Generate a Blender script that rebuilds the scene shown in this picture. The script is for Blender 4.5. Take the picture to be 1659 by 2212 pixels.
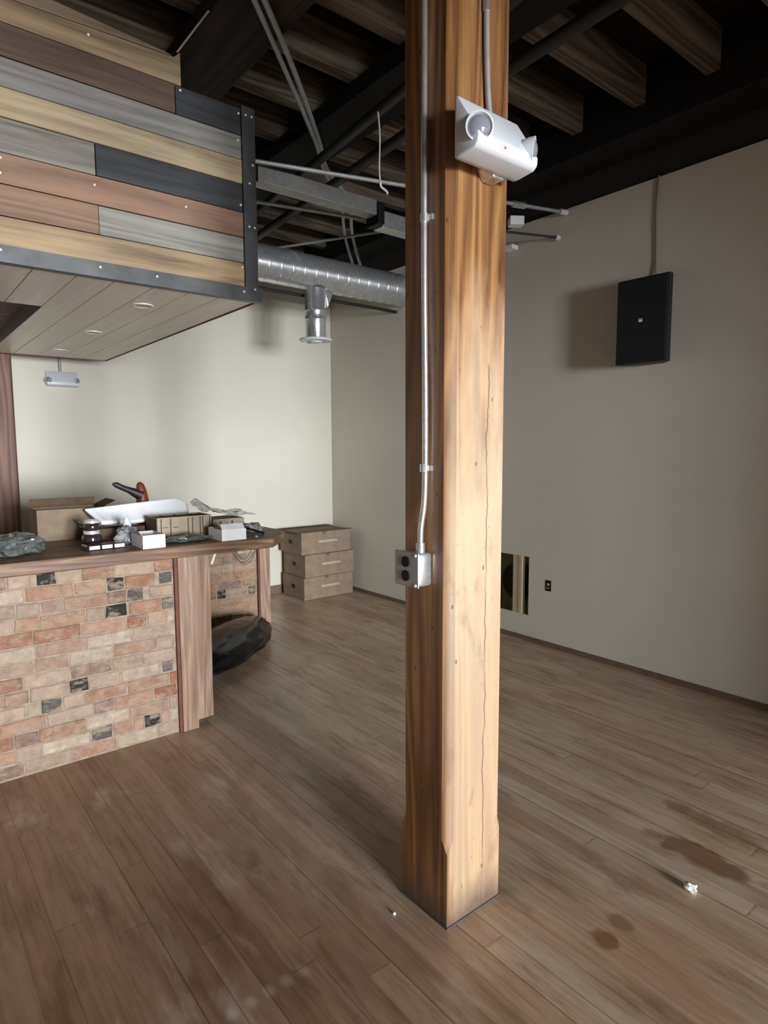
import bpy, bmesh, math, random
from mathutils import Matrix, Vector, noise
random.seed(7)
for _o in list(bpy.data.objects):
    bpy.data.objects.remove(_o)
scene = bpy.context.scene
col = scene.collection
PI = math.pi

# ------------------------------------------------------------------ camera
cam_d = bpy.data.cameras.new('camera')
cam = bpy.data.objects.new('camera', cam_d)
col.objects.link(cam)
yaw, pitch, roll = 0.677004, -0.1013369, -0.00406882
fwd = Vector((math.sin(yaw) * math.cos(pitch), math.cos(yaw) * math.cos(pitch), math.sin(pitch)))
rt = Vector((math.cos(yaw), -math.sin(yaw), 0.0))
up = rt.cross(fwd)
r2 = rt * math.cos(roll) + up * math.sin(roll)
u2 = -rt * math.sin(roll) + up * math.cos(roll)
cam.matrix_world = Matrix(((r2.x, u2.x, -fwd.x, 0.0), (r2.y, u2.y, -fwd.y, 0.0), (r2.z, u2.z, -fwd.z, 1.5), (0, 0, 0, 1)))
cam_d.sensor_fit = 'VERTICAL'
cam_d.sensor_height = 36.0
cam_d.lens = 36.0 * 1357.43 / 2212.0
cam_d.clip_start = 0.05
scene.camera = cam

# ------------------------------------------------------------------ light and exposure
scene.view_settings.view_transform = 'Standard'
scene.view_settings.look = 'None'
scene.view_settings.gamma = 1.0
scene.view_settings.use_curve_mapping = False
scene.view_settings.exposure = 0.0
world = bpy.data.worlds.new('world')
scene.world = world
world.use_nodes = True
bg = world.node_tree.nodes['Background']
bg.inputs[0].default_value = (0.80, 0.90, 1.0, 1)
bg.inputs[1].default_value = 1.0
# daylight through the shopfront windows behind the camera (window openings x0, x1)
FRONT_Y = -10.0
WINDOWS = [(-1.2, 0.3), (0.6, 2.2)]
WIN_Z = (0.30, 2.80)
WIN_POWER = [1750.0, 1850.0]
for (wx0, wx1), pw in zip(WINDOWS, WIN_POWER):
    ld = bpy.data.lights.new('daylight', 'AREA')
    ld.shape = 'RECTANGLE'
    ld.size = wx1 - wx0
    ld.size_y = WIN_Z[1] - WIN_Z[0]
    ld.energy = pw
    ld.color = (0.905, 0.945, 1.0)
    lo = bpy.data.objects.new('daylight', ld)
    col.objects.link(lo)
    lo.location = ((wx0 + wx1) / 2, FRONT_Y - 0.25, (WIN_Z[0] + WIN_Z[1]) / 2)
    lo.rotation_euler = (PI / 2, 0, 0)

# ------------------------------------------------------------------ node helpers
def new_mat(name):
    m = bpy.data.materials.new(name)
    m.use_nodes = True
    nt = m.node_tree
    return m, nt, nt.nodes['Principled BSDF']

def node(nt, kind, inp=None, **attrs):
    n = nt.nodes.new(kind)
    for k, v in attrs.items():
        setattr(n, k, v)
    for k, v in (inp or {}).items():
        if isinstance(v, bpy.types.NodeSocket):
            nt.links.new(v, n.inputs[k])
        else:
            n.inputs[k].default_value = v
    return n

def math_n(nt, op, a, b=0.0, c=0.0):
    n = node(nt, 'ShaderNodeMath', {0: a, 1: b, 2: c}, operation=op)
    return n.outputs[0]

def ramp(nt, fac, stops):
    n = node(nt, 'ShaderNodeValToRGB', {0: fac})
    el = n.color_ramp.elements
    while len(el) < len(stops):
        el.new(0.5)
    for e, (p, c) in zip(el, stops):
        e.position = p
        e.color = (c[0], c[1], c[2], 1) if not isinstance(c, (int, float)) else (c, c, c, 1)
    return n.outputs[0]

def mix(nt, fac, a, b, blend='MIX'):
    n = nt.nodes.new('ShaderNodeMix')
    n.data_type = 'RGBA'
    n.blend_type = blend
    for i, v in ((0, fac), (6, a), (7, b)):
        if isinstance(v, bpy.types.NodeSocket):
            nt.links.new(v, n.inputs[i])
        elif i == 0:
            n.inputs[0].default_value = v
        else:
            n.inputs[i].default_value = (v[0], v[1], v[2], 1)
    return n.outputs[2]

def coords(nt, scale=(1, 1, 1), loc=(0, 0, 0)):
    tc = nt.nodes.new('ShaderNodeTexCoord')
    mp = node(nt, 'ShaderNodeMapping', {'Vector': tc.outputs['Object'], 'Scale': scale, 'Location': loc})
    return mp.outputs[0]

def noise_n(nt, vec, scale=5.0, detail=4.0, rough=0.55, dist=0.0):
    return node(nt, 'ShaderNodeTexNoise', {'Vector': vec, 'Scale': scale, 'Detail': detail, 'Roughness': rough, 'Distortion': dist}).outputs[0]

def bump(nt, bsdf, height, strength=0.3, dist=0.01):
    b = node(nt, 'ShaderNodeBump', {'Height': height, 'Strength': strength, 'Distance': dist})
    nt.links.new(b.outputs[0], bsdf.inputs['Normal'])

def plain(name, c, rough=0.5, metal=0.0, spec=0.5, vary=0.12, scale=14.0, bumpy=0.0):
    m, nt, b = new_mat(name)
    n = noise_n(nt, coords(nt), scale, 5)
    lo = tuple(max(0, v * (1 - vary)) for v in c)
    hi = tuple(min(1, v * (1 + vary)) for v in c)
    nt.links.new(ramp(nt, n, [(0.3, lo), (0.7, hi)]), b.inputs['Base Color'])
    b.inputs['Roughness'].default_value = rough
    b.inputs['Metallic'].default_value = metal
    b.inputs['Specular IOR Level'].default_value = spec
    if bumpy:
        bump(nt, b, noise_n(nt, coords(nt), scale * 5, 4), bumpy, 0.004)
    return m

def wood(name, dark, mid, light, axis=2, rough=0.5, spec=0.5, fine=1.0, seed=0.0, tint=False, knots=0.0, cath=0.4, coat=0.0, bmp=0.25, worn=False):
    """timber with the grain along one axis; tint multiplies by the colour of each board"""
    m, nt, b = new_mat(name)
    sc = [5.0 * fine] * 3
    sc[axis] = 0.32 * fine
    v = coords(nt, sc, (seed, seed * 1.7, seed * 0.6))
    rings = noise_n(nt, v, 1.0, 2, 0.45, 0.25)
    rings = math_n(nt, 'PINGPONG', math_n(nt, 'MULTIPLY', rings, 11.0), 0.5)
    rings = math_n(nt, 'MULTIPLY', rings, 2.0)
    scm = [14.0 * fine] * 3
    scm[axis] = 1.1 * fine
    n1 = noise_n(nt, coords(nt, scm, (seed, seed, 0)), 1.0, 6, 0.65, 0.5)
    sc2 = [70.0 * fine] * 3
    sc2[axis] = 2.2 * fine
    n2 = noise_n(nt, coords(nt, sc2, (seed, 0, seed)), 1.5, 4, 0.6)
    f = math_n(nt, 'ADD', math_n(nt, 'MULTIPLY', n1, 1.0 - cath), math_n(nt, 'MULTIPLY', rings, cath))
    f = math_n(nt, 'ADD', math_n(nt, 'MULTIPLY', f, 0.72), math_n(nt, 'MULTIPLY', n2, 0.28))
    c = ramp(nt, f, [(0.31, dark), (0.5, mid), (0.68, light)])
    if knots:
        vk = coords(nt, [5.0 if i != axis else 2.2 for i in range(3)], (seed * 2, 0.3, seed))
        vo = node(nt, 'ShaderNodeTexVoronoi', {'Vector': vk, 'Scale': 1.0}).outputs['Distance']
        k = ramp(nt, vo, [(0.03, 1.0), (0.11, 0.0)])
        c = mix(nt, math_n(nt, 'MULTIPLY', k, knots), c, [x * 0.35 for x in dark])
    if worn:
        # hand-height varnish wear with lit-face paleness painted in, grime at the foot, darker smears
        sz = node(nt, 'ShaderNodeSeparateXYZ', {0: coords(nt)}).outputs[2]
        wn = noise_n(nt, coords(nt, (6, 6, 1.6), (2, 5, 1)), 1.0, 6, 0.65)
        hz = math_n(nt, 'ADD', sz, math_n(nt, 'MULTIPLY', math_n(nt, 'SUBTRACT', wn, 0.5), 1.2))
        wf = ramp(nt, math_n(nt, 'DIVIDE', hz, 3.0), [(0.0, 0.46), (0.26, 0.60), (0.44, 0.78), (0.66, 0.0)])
        wf = math_n(nt, 'MULTIPLY', wf, ramp(nt, math_n(nt, 'ADD', node(nt, 'ShaderNodeSeparateXYZ', {0: coords(nt)}).outputs[0], 0.5), [(0.383, 0.08), (0.398, 1.0)]))  # paleness left off the shaded face, keeping its shade in the colour
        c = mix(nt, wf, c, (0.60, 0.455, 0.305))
        sm = noise_n(nt, coords(nt, (12, 12, 5), (7, 1, 3)), 1.0, 5, 0.6)
        c = mix(nt, ramp(nt, sm, [(0.60, 0.0), (0.72, 0.55)]), c, (0.22, 0.13, 0.075))
        sxx = node(nt, 'ShaderNodeSeparateXYZ', {0: coords(nt)})
        wob = noise_n(nt, coords(nt, (0.0, 0.0, 5.0), (1, 2, 3)), 1.0, 5, 0.65)
        dx = math_n(nt, 'ABSOLUTE', math_n(nt, 'SUBTRACT', math_n(nt, 'SUBTRACT', sxx.outputs[0], 0.040), math_n(nt, 'MULTIPLY', math_n(nt, 'SUBTRACT', wob, 0.5), 0.05)))
        ck = math_n(nt, 'MULTIPLY', ramp(nt, dx, [(0.0006, 1.0), (0.0024, 0.0)]), ramp(nt, noise_n(nt, coords(nt, (0, 0, 3.0), (4, 4, 9)), 1.0, 3), [(0.36, 0.0), (0.5, 0.85)]))
        ck = math_n(nt, 'MULTIPLY', ck, math_n(nt, 'LESS_THAN', sxx.outputs[2], 1.75))
        c = mix(nt, ck, c, (0.07, 0.035, 0.015))
        vd = node(nt, 'ShaderNodeTexVoronoi', {'Vector': coords(nt, (22, 22, 9)), 'Scale': 1.0}).outputs['Distance']
        c = mix(nt, ramp(nt, vd, [(0.05, 0.8), (0.09, 0.0)]), c, (0.05, 0.028, 0.015))
        ft = ramp(nt, math_n(nt, 'ADD', sz, math_n(nt, 'MULTIPLY', math_n(nt, 'SUBTRACT', sm, 0.5), 0.16)), [(0.02, 0.85), (0.14, 0.0)])
        c = mix(nt, ft, c, (0.10, 0.065, 0.05))
    if tint:
        at = node(nt, 'ShaderNodeAttribute', attribute_name='tint').outputs['Color']
        c = mix(nt, 1.0, c, at, 'MULTIPLY')
    nt.links.new(c, b.inputs['Base Color'])
    nt.links.new(ramp(nt, n2, [(0.2, rough - 0.08), (0.8, rough + 0.1)]), b.inputs['Roughness'])
    b.inputs['Specular IOR Level'].default_value = spec
    b.inputs['Coat Weight'].default_value = coat
    b.inputs['Coat Roughness'].default_value = 0.35
    bump(nt, b, f, bmp, 0.006)
    return m

def clear_plastic(name, c, haze=0.35, rough=0.15):
    """thin film: part see-through, part milky, part shiny"""
    m = bpy.data.materials.new(name)
    m.use_nodes = True
    nt = m.node_tree
    nt.nodes.clear()
    out = nt.nodes.new('ShaderNodeOutputMaterial')
    tr = node(nt, 'ShaderNodeBsdfTransparent', {0: (1, 1, 1, 1)})
    df = node(nt, 'ShaderNodeBsdfDiffuse', {0: (c[0], c[1], c[2], 1)})
    gl = node(nt, 'ShaderNodeBsdfGlossy', {0: (1, 1, 1, 1), 'Roughness': rough})
    hz = ramp(nt, noise_n(nt, coords(nt), 30, 4), [(0.35, max(0, haze - 0.25)), (0.65, min(1, haze + 0.25))])
    m1 = node(nt, 'ShaderNodeMixShader', {0: hz, 1: tr.outputs[0], 2: df.outputs[0]})
    fr = node(nt, 'ShaderNodeFresnel', {0: 1.6})
    m2 = node(nt, 'ShaderNodeMixShader', {0: fr.outputs[0], 1: m1.outputs[0], 2: gl.outputs[0]})
    nt.links.new(m2.outputs[0], out.inputs[0])
    return m

# ------------------------------------------------------------------ mesh helpers
class MB:
    def __init__(self, M=None):
        self.v, self.f, self.c = [], [], []
        self.M = M
        self.tint = (1, 1, 1)
    def add(self, vs, fs):
        o = len(self.v)
        for p in vs:
            p = Vector(p)
            self.v.append(self.M @ p if self.M is not None else p)
        for f in fs:
            self.f.append([i + o for i in f])
            self.c.append(self.tint)
        return self
    def box(self, x0, x1, y0, y1, z0, z1):
        vs = [(x, y, z) for z in (z0, z1) for y in (y0, y1) for x in (x0, x1)]
        return self.add(vs, [(0, 2, 3, 1), (4, 5, 7, 6), (0, 1, 5, 4), (2, 6, 7, 3), (0, 4, 6, 2), (1, 3, 7, 5)])
    def prism(self, poly, axis, a, b):
        """extrude a 2-D outline along an axis (0: poly is y,z; 1: x,z; 2: x,y)"""
        n = len(poly)
        def P(p, t):
            return [(t, p[0], p[1]), (p[0], t, p[1]), (p[0], p[1], t)][axis]
        vs = [P(p, a) for p in poly] + [P(p, b) for p in poly]
        fs = [tuple(range(n)), tuple(range(2 * n - 1, n - 1, -1))]
        fs += [(i, i + n, (i + 1) % n + n, (i + 1) % n) for i in range(n)]
        return self.add(vs, fs)
    def loft(self, pts, radii, n=12, cap=True, squash=None):
        pts = [Vector(p) for p in pts]
        vs, fs = [], []
        prev = None
        for i, p in enumerate(pts):
            t = (pts[min(i + 1, len(pts) - 1)] - pts[max(i - 1, 0)]).normalized()
            if prev is None:
                a = t.orthogonal().normalized()
            else:
                a = (prev - t * prev.dot(t)).normalized()
            prev = a
            b = t.cross(a)
            r = radii if isinstance(radii, (int, float)) else radii[i]
            for k in range(n):
                th = 2 * PI * k / n
                vs.append(p + (a * math.cos(th) + b * math.sin(th)) * r)
        for i in range(len(pts) - 1):
            for k in range(n):
                k2 = (k + 1) % n
                fs.append((i * n + k, i * n + k2, (i + 1) * n + k2, (i + 1) * n + k))
        if cap:
            fs.append(tuple(range(n - 1, -1, -1)))
            fs.append(tuple(range((len(pts) - 1) * n, len(pts) * n)))
        return self.add(vs, fs)
    def lathe(self, prof, o=(0, 0, 0), d=(0, 0, 1), n=24):
        """revolve (radius, height) pairs about the axis d through o"""
        d = Vector(d).normalized()
        a = d.orthogonal().normalized()
        b = d.cross(a)
        o = Vector(o)
        vs, fs = [], []
        for r, h in prof:
            r = max(r, 1e-5)
            for k in range(n):
                th = 2 * PI * k / n
                vs.append(o + d * h + (a * math.cos(th) + b * math.sin(th)) * r)
        for i in range(len(prof) - 1):
            for k in range(n):
                k2 = (k + 1) % n
                fs.append((i * n + k, i * n + k2, (i + 1) * n + k2, (i + 1) * n + k))
        return self.add(vs, fs)
    def sheet(self, fn, nu, nv, closed=False):
        vs = [fn(i / nu, j / nv) for j in range(nv + 1) for i in range(nu + 1)]
        fs = [(j * (nu + 1) + i, j * (nu + 1) + i + 1, (j + 1) * (nu + 1) + i + 1, (j + 1) * (nu + 1) + i) for j in range(nv) for i in range(nu)]
        return self.add(vs, fs)
    def build(self, name, mat, parent=None, smooth=None, bevel=0.0, solid=0.0, tint=False):
        me = bpy.data.meshes.new(name)
        off = parent_world(parent)
        me.from_pydata([tuple(p - off) for p in self.v], [], self.f)
        if tint:
            ca = me.color_attributes.new('tint', 'FLOAT_COLOR', 'CORNER')
            for poly in me.polygons:
                c = self.c[poly.index]
                for li in poly.loop_indices:
                    ca.data[li].color = (c[0], c[1], c[2], 1)
        bm = bmesh.new()
        bm.from_mesh(me)
        if not solid:
            bmesh.ops.recalc_face_normals(bm, faces=bm.faces)
        if bevel:
            ed = [e for e in bm.edges if len(e.link_faces) == 2 and e.calc_face_angle(0) > 0.6]
            bmesh.ops.bevel(bm, geom=ed, offset=bevel, segments=2, affect='EDGES', profile=0.5)
        bm.to_mesh(me)
        bm.free()
        me.materials.append(mat)
        if smooth is not None:
            for poly in me.polygons:
                poly.use_smooth = True
            me.set_sharp_from_angle(angle=math.radians(smooth))
        o = bpy.data.objects.new(name, me)
        col.objects.link(o)
        if parent is not None:
            o.parent = parent
        if solid:
            md = o.modifiers.new('solid', 'SOLIDIFY')
            md.thickness = solid
            md.offset = 0
        return o

def parent_world(p):
    v = Vector((0, 0, 0))
    while p is not None:
        v += p.location
        p = p.parent
    return v

def tag(o, label=None, cat=None, group=None, kind=None):
    if label: o['label'] = label
    if cat: o['category'] = cat
    if group: o['group'] = group
    if kind: o['kind'] = kind
    return o

def thing(name, label, cat, loc=(0, 0, 0), group=None):
    o = bpy.data.objects.new(name, None)
    o.empty_display_size = 0.1
    col.objects.link(o)
    o.location = loc
    return tag(o, label, cat, group)

def dup(root, loc, label=None):
    r = root.copy()
    col.objects.link(r)
    r.location = loc
    if label: r['label'] = label
    for ch in list(root.children):
        c = ch.copy()
        col.objects.link(c)
        c.parent = r
        for g in list(ch.children):
            d = g.copy()
            col.objects.link(d)
            d.parent = c
    return r

def rot_about(p, ax, deg):
    p = Vector(p)
    return Matrix.Translation(p) @ Matrix.Rotation(math.radians(deg), 4, ax) @ Matrix.Translation(-p)

def smooth_path(pts, n=8):
    """Catmull-Rom through the points"""
    P = [Vector(p) for p in pts]
    P = [P[0] * 2 - P[1]] + P + [P[-1] * 2 - P[-2]]
    out = []
    for i in range(1, len(P) - 2):
        for k in range(n):
            t = k / n
            a, b, c, d = P[i - 1], P[i], P[i + 1], P[i + 2]
            out.append(0.5 * ((2 * b) + (c - a) * t + (2 * a - 5 * b + 4 * c - d) * t * t + (3 * b - a - 3 * c + d) * t ** 3))
    out.append(P[-2])
    return out

# ------------------------------------------------------------------ materials
def floor_mat():
    m, nt, b = new_mat('old_board_floor')
    tc = nt.nodes.new('ShaderNodeTexCoord')
    sx = node(nt, 'ShaderNodeSeparateXYZ', {0: tc.outputs['Object']})
    W = 0.083
    u = math_n(nt, 'DIVIDE', sx.outputs[0], W)
    pid = math_n(nt, 'FLOOR', u)
    fu = math_n(nt, 'FRACT', u)
    r1 = node(nt, 'ShaderNodeTexWhiteNoise', {'W': pid}, noise_dimensions='1D').outputs[0]
    y2 = math_n(nt, 'DIVIDE', math_n(nt, 'ADD', sx.outputs[1], math_n(nt, 'MULTIPLY', r1, 7.0)), 2.1)
    yid = math_n(nt, 'FLOOR', y2)
    fy = math_n(nt, 'FRACT', y2)
    cv = node(nt, 'ShaderNodeCombineXYZ', {0: pid, 1: yid})
    r2_ = node(nt, 'ShaderNodeTexWhiteNoise', {'Vector': cv.outputs[0]}, noise_dimensions='2D').outputs[0]
    base = ramp(nt, r2_, [(0.0, (0.42, 0.285, 0.19)), (0.35, (0.49, 0.345, 0.23)), (0.65, (0.54, 0.395, 0.27)), (1.0, (0.60, 0.455, 0.32))])
    # grain, different in each board
    gv = node(nt, 'ShaderNodeVectorMath', {0: tc.outputs['Object'], 1: node(nt, 'ShaderNodeCombineXYZ', {0: 0.0, 1: math_n(nt, 'MULTIPLY', r2_, 31.0), 2: math_n(nt, 'MULTIPLY', r2_, 17.0)}).outputs[0]}, operation='ADD').outputs[0]
    gm = node(nt, 'ShaderNodeMapping', {'Vector': gv, 'Scale': (38, 2.2, 1)}).outputs[0]
    g = noise_n(nt, gm, 1.2, 6, 0.65, 0.7)
    c = mix(nt, 0.75, base, ramp(nt, g, [(0.25, (0.42, 0.37, 0.33)), (0.52, (1, 1, 1)), (0.75, (1.35, 1.33, 1.3))]), 'MULTIPLY')
    # broad worn, greyed areas and darker scuffed areas
    wn = noise_n(nt, node(nt, 'ShaderNodeMapping', {'Vector': tc.outputs['Object'], 'Scale': (1.6, 0.9, 1)}).outputs[0], 1.0, 5, 0.6, 0.4)
    c = mix(nt, ramp(nt, wn, [(0.45, 0.0), (0.72, 0.55)]), c, (0.56, 0.46, 0.345))
    c = mix(nt, ramp(nt, wn, [(0.26, 0.5), (0.46, 0.0)]), c, (0.26, 0.16, 0.10))
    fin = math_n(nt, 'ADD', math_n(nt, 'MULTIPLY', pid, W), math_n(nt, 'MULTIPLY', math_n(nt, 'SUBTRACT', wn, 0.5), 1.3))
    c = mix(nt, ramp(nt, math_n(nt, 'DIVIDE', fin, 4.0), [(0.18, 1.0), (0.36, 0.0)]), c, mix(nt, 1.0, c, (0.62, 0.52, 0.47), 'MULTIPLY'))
    sc_ = noise_n(nt, node(nt, 'ShaderNodeMapping', {'Vector': tc.outputs['Object'], 'Scale': (16, 3.5, 1)}).outputs[0], 1.0, 5, 0.65)
    c = mix(nt, ramp(nt, sc_, [(0.62, 0.0), (0.74, 0.55)]), c, (0.14, 0.085, 0.058))
    c = mix(nt, ramp(nt, sc_, [(0.26, 0.4), (0.38, 0.0)]), c, (0.58, 0.47, 0.35))
    dk = noise_n(nt, node(nt, 'ShaderNodeMapping', {'Vector': tc.outputs['Object'], 'Scale': (11, 2.6, 1), 'Location': (4, 2, 0)}).outputs[0], 1.0, 6, 0.62, 0.3)
    c = mix(nt, ramp(nt, dk, [(0.52, 0.0), (0.64, 0.6)]), c, mix(nt, 1.0, c, (0.55, 0.46, 0.40), 'MULTIPLY'))
    og = noise_n(nt, node(nt, 'ShaderNodeMapping', {'Vector': tc.outputs['Object'], 'Scale': (4.5, 1.7, 1), 'Location': (9, 5, 0)}).outputs[0], 1.0, 5, 0.6, 0.3)
    c = mix(nt, ramp(nt, og, [(0.52, 0.0), (0.68, 0.5)]), c, (0.44, 0.25, 0.13))
    c = mix(nt, ramp(nt, og, [(0.30, 0.55), (0.44, 0.0)]), c, (0.62, 0.53, 0.42))
    for k in range(5):  # window reflection painted into the floor colour as a row of pale patches
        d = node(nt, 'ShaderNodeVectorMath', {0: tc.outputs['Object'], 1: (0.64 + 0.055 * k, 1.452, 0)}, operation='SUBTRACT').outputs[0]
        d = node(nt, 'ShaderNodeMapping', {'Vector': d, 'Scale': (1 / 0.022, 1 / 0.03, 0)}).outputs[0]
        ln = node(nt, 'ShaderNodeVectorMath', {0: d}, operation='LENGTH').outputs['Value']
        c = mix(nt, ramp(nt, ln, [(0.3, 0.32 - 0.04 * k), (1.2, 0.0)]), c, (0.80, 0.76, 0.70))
    # orange-brown spill stains by the right wall
    for (sx0, sy0, rx, ry, ang, amt) in ((2.27, 0.97, 0.075, 0.23, 0.0, 0.85), (2.50, 1.02, 0.07, 0.20, 0.1, 0.5), (1.64, 0.97, 0.04, 0.05, 0.0, 0.8), (1.74, 0.98, 0.035, 0.05, 0.0, 0.6), (2.52, 1.17, 0.05, 0.07, 0.0, 0.5)):
        d = node(nt, 'ShaderNodeVectorMath', {0: tc.outputs['Object'], 1: (sx0, sy0, 0)}, operation='SUBTRACT').outputs[0]
        d = node(nt, 'ShaderNodeMapping', {'Vector': d, 'Scale': (1 / rx, 1 / ry, 0), 'Rotation': (0, 0, ang)}).outputs[0]
        ln = node(nt, 'ShaderNodeVectorMath', {0: d}, operation='LENGTH').outputs['Value']
        ln = math_n(nt, 'ADD', ln, math_n(nt, 'MULTIPLY', math_n(nt, 'SUBTRACT', noise_n(nt, tc.outputs['Object'], 11, 4), 0.5), 1.6))
        c = mix(nt, math_n(nt, 'MULTIPLY', ramp(nt, ln, [(0.6, 1.0), (1.1, 0.0)]), amt), c, (0.20, 0.095, 0.032))
    # joints
    e = math_n(nt, 'MINIMUM', fu, math_n(nt, 'SUBTRACT', 1.0, fu))
    gap = ramp(nt, e, [(0.0, 1.0), (0.035, 0.0)])
    ey = math_n(nt, 'MINIMUM', fy, math_n(nt, 'SUBTRACT', 1.0, fy))
    gapy = ramp(nt, ey, [(0.0, 1.0), (0.0016, 0.0)])
    r3 = node(nt, 'ShaderNodeTexWhiteNoise', {'W': math_n(nt, 'ADD', math_n(nt, 'FLOOR', math_n(nt, 'ADD', u, 0.5)), 77.0)}, noise_dimensions='1D').outputs[0]
    gs = math_n(nt, 'MULTIPLY', gap, ramp(nt, r3, [(0.4, 0.10), (0.97, 1.0)]))
    gall = math_n(nt, 'MAXIMUM', gs, math_n(nt, 'MULTIPLY', gapy, 0.22))
    c = mix(nt, gall, c, (0.035, 0.02, 0.012))
    nt.links.new(c, b.inputs['Base Color'])
    rg = math_n(nt, 'ADD', 0.27, math_n(nt, 'MULTIPLY', noise_n(nt, tc.outputs['Object'], 6, 4), 0.22))
    nt.links.new(rg, b.inputs['Roughness'])
    b.inputs['Specular IOR Level'].default_value = 0.6
    h = math_n(nt, 'SUBTRACT', math_n(nt, 'MULTIPLY', g, 0.15), gall)
    bump(nt, b, h, 0.35, 0.004)
    return m

def brick_mat():
    m, nt, b = new_mat('old_brick')
    at = node(nt, 'ShaderNodeAttribute', attribute_name='tint').outputs['Color']
    v = coords(nt)
    n1 = noise_n(nt, v, 26, 6, 0.65)
    c = mix(nt, 0.8, at, ramp(nt, n1, [(0.3, (0.34, 0.32, 0.30)), (0.55, (0.62, 0.60, 0.58)), (0.75, (0.85, 0.84, 0.82))]), 'MULTIPLY')
    sm = noise_n(nt, coords(nt, (1, 1, 1.8), (3, 1, 0)), 16, 6, 0.72)
    c = mix(nt, ramp(nt, sm, [(0.48, 0.0), (0.62, 0.72)]), c, (0.345, 0.27, 0.20))
    nt.links.new(c, b.inputs['Base Color'])
    b.inputs['Roughness'].default_value = 0.85
    b.inputs['Specular IOR Level'].default_value = 0.25
    bump(nt, b, n1, 0.6, 0.008)
    return m

def wall_mat(name, c, seed=0.0):
    m, nt, b = new_mat(name)
    n = noise_n(nt, coords(nt, (1, 1, 1), (seed, seed, 0)), 1.1, 4)
    nt.links.new(ramp(nt, n, [(0.3, [x * 0.96 for x in c]), (0.7, [min(1, x * 1.04) for x in c])]), b.inputs['Base Color'])
    b.inputs['Roughness'].default_value = 0.75
    b.inputs['Specular IOR Level'].default_value = 0.3
    bump(nt, b, noise_n(nt, coords(nt), 140, 3), 0.06, 0.002)
    return m

def galvanised(name, c=(0.62, 0.65, 0.67), rough=0.32):
    m, nt, b = new_mat(name)
    v = node(nt, 'ShaderNodeTexVoronoi', {'Vector': coords(nt), 'Scale': 55.0}).outputs['Color']
    s = node(nt, 'ShaderNodeSeparateColor', {0: v}).outputs[0]
    n = noise_n(nt, coords(nt), 5, 5)
    cc = ramp(nt, s, [(0.0, [x * 0.86 for x in c]), (1.0, [min(1, x * 1.1) for x in c])])
    cc = mix(nt, ramp(nt, n, [(0.4, 0.0), (0.75, 0.5)]), cc, [x * 0.7 for x in c])
    nt.links.new(cc, b.inputs['Base Color'])
    b.inputs['Metallic'].default_value = 0.8
    nt.links.new(ramp(nt, n, [(0.3, rough - 0.08), (0.8, rough + 0.12)]), b.inputs['Roughness'])
    return m

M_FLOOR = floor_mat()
PAINT = (0.615, 0.585, 0.50)
M_WALL = wall_mat('greige_wall_paint', PAINT)
M_SIDEWALL = plain('brown_brick_side_wall', (0.12, 0.085, 0.065), 0.85, vary=0.25)
M_DARKWALL = plain('soot_black_masonry', (0.018, 0.015, 0.013), 0.9, bumpy=0.4)
M_DECK = wood('dark_ceiling_boards', (0.006, 0.004, 0.003), (0.013, 0.009, 0.007), (0.022, 0.016, 0.012), axis=1, rough=0.8, spec=0.2, seed=3)
M_JOIST = wood('dusty_joist_timber', (0.04, 0.03, 0.021), (0.10, 0.075, 0.055), (0.17, 0.135, 0.10), axis=0, rough=0.8, spec=0.2, seed=5)
M_BEAMBLK = plain('black_stained_timber', (0.005, 0.0045, 0.004), 0.75, spec=0.3, bumpy=0.3)
M_GIRDER = wood('dark_brown_girder', (0.012, 0.008, 0.006), (0.028, 0.019, 0.013), (0.045, 0.031, 0.022), axis=1, rough=0.75, spec=0.25, seed=8)
M_BLKPIPE = plain('black_painted_pipe', (0.012, 0.011, 0.010), 0.55)
M_GALV = galvanised('galvanised_sheet', (0.66, 0.68, 0.69), 0.27)
M_DUCT = galvanised('spiral_duct_steel', (0.66, 0.69, 0.71), 0.30)
_nt = M_DUCT.node_tree
_b = _nt.nodes['Principled BSDF']
_b.inputs['Metallic'].default_value = 0.78
_b.inputs['Anisotropic'].default_value = 0.8
_b.inputs['Anisotropic Rotation'].default_value = 0.25
_tg = _nt.nodes.new('ShaderNodeTangent')
_tg.direction_type = 'RADIAL'
_tg.axis = 'X'
_nt.links.new(_tg.outputs[0], _b.inputs['Tangent'])
M_DULLGALV = galvanised('dull_galvanised_sheet', (0.30, 0.30, 0.28), 0.5)
M_CONDUIT = galvanised('conduit_steel', (0.72, 0.74, 0.76), 0.25)
M_OLDPIPE = plain('dull_grey_pipe', (0.34, 0.35, 0.35), 0.5, metal=0.3)
M_POST = wood('amber_fir_post', (0.075, 0.029, 0.009), (0.215, 0.095, 0.030), (0.36, 0.19, 0.07), axis=2, rough=0.42, spec=0.5, seed=1.3, knots=0.5, cath=0.34, coat=0.1, bmp=0.25, worn=True)  # worn: varnish wear plus lit-face paleness painted into the colour
M_OLDPOST = wood('brown_timber_post', (0.075, 0.036, 0.024), (0.16, 0.08, 0.053), (0.24, 0.13, 0.09), axis=2, rough=0.6, seed=4.1)
M_BRICK = brick_mat()
M_MORTAR = plain('sandy_mortar', (0.31, 0.243, 0.18), 0.9, spec=0.2, vary=0.25, scale=30, bumpy=0.6)
M_PILASTER = wood('worn_brown_board', (0.16, 0.085, 0.053), (0.30, 0.19, 0.13), (0.50, 0.365, 0.27), axis=2, rough=0.6, seed=2.2, cath=0.2, fine=1.4)
M_RUST = plain('rust_brown_steel', (0.115, 0.028, 0.014), 0.6, vary=0.3, bumpy=0.2)
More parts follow.
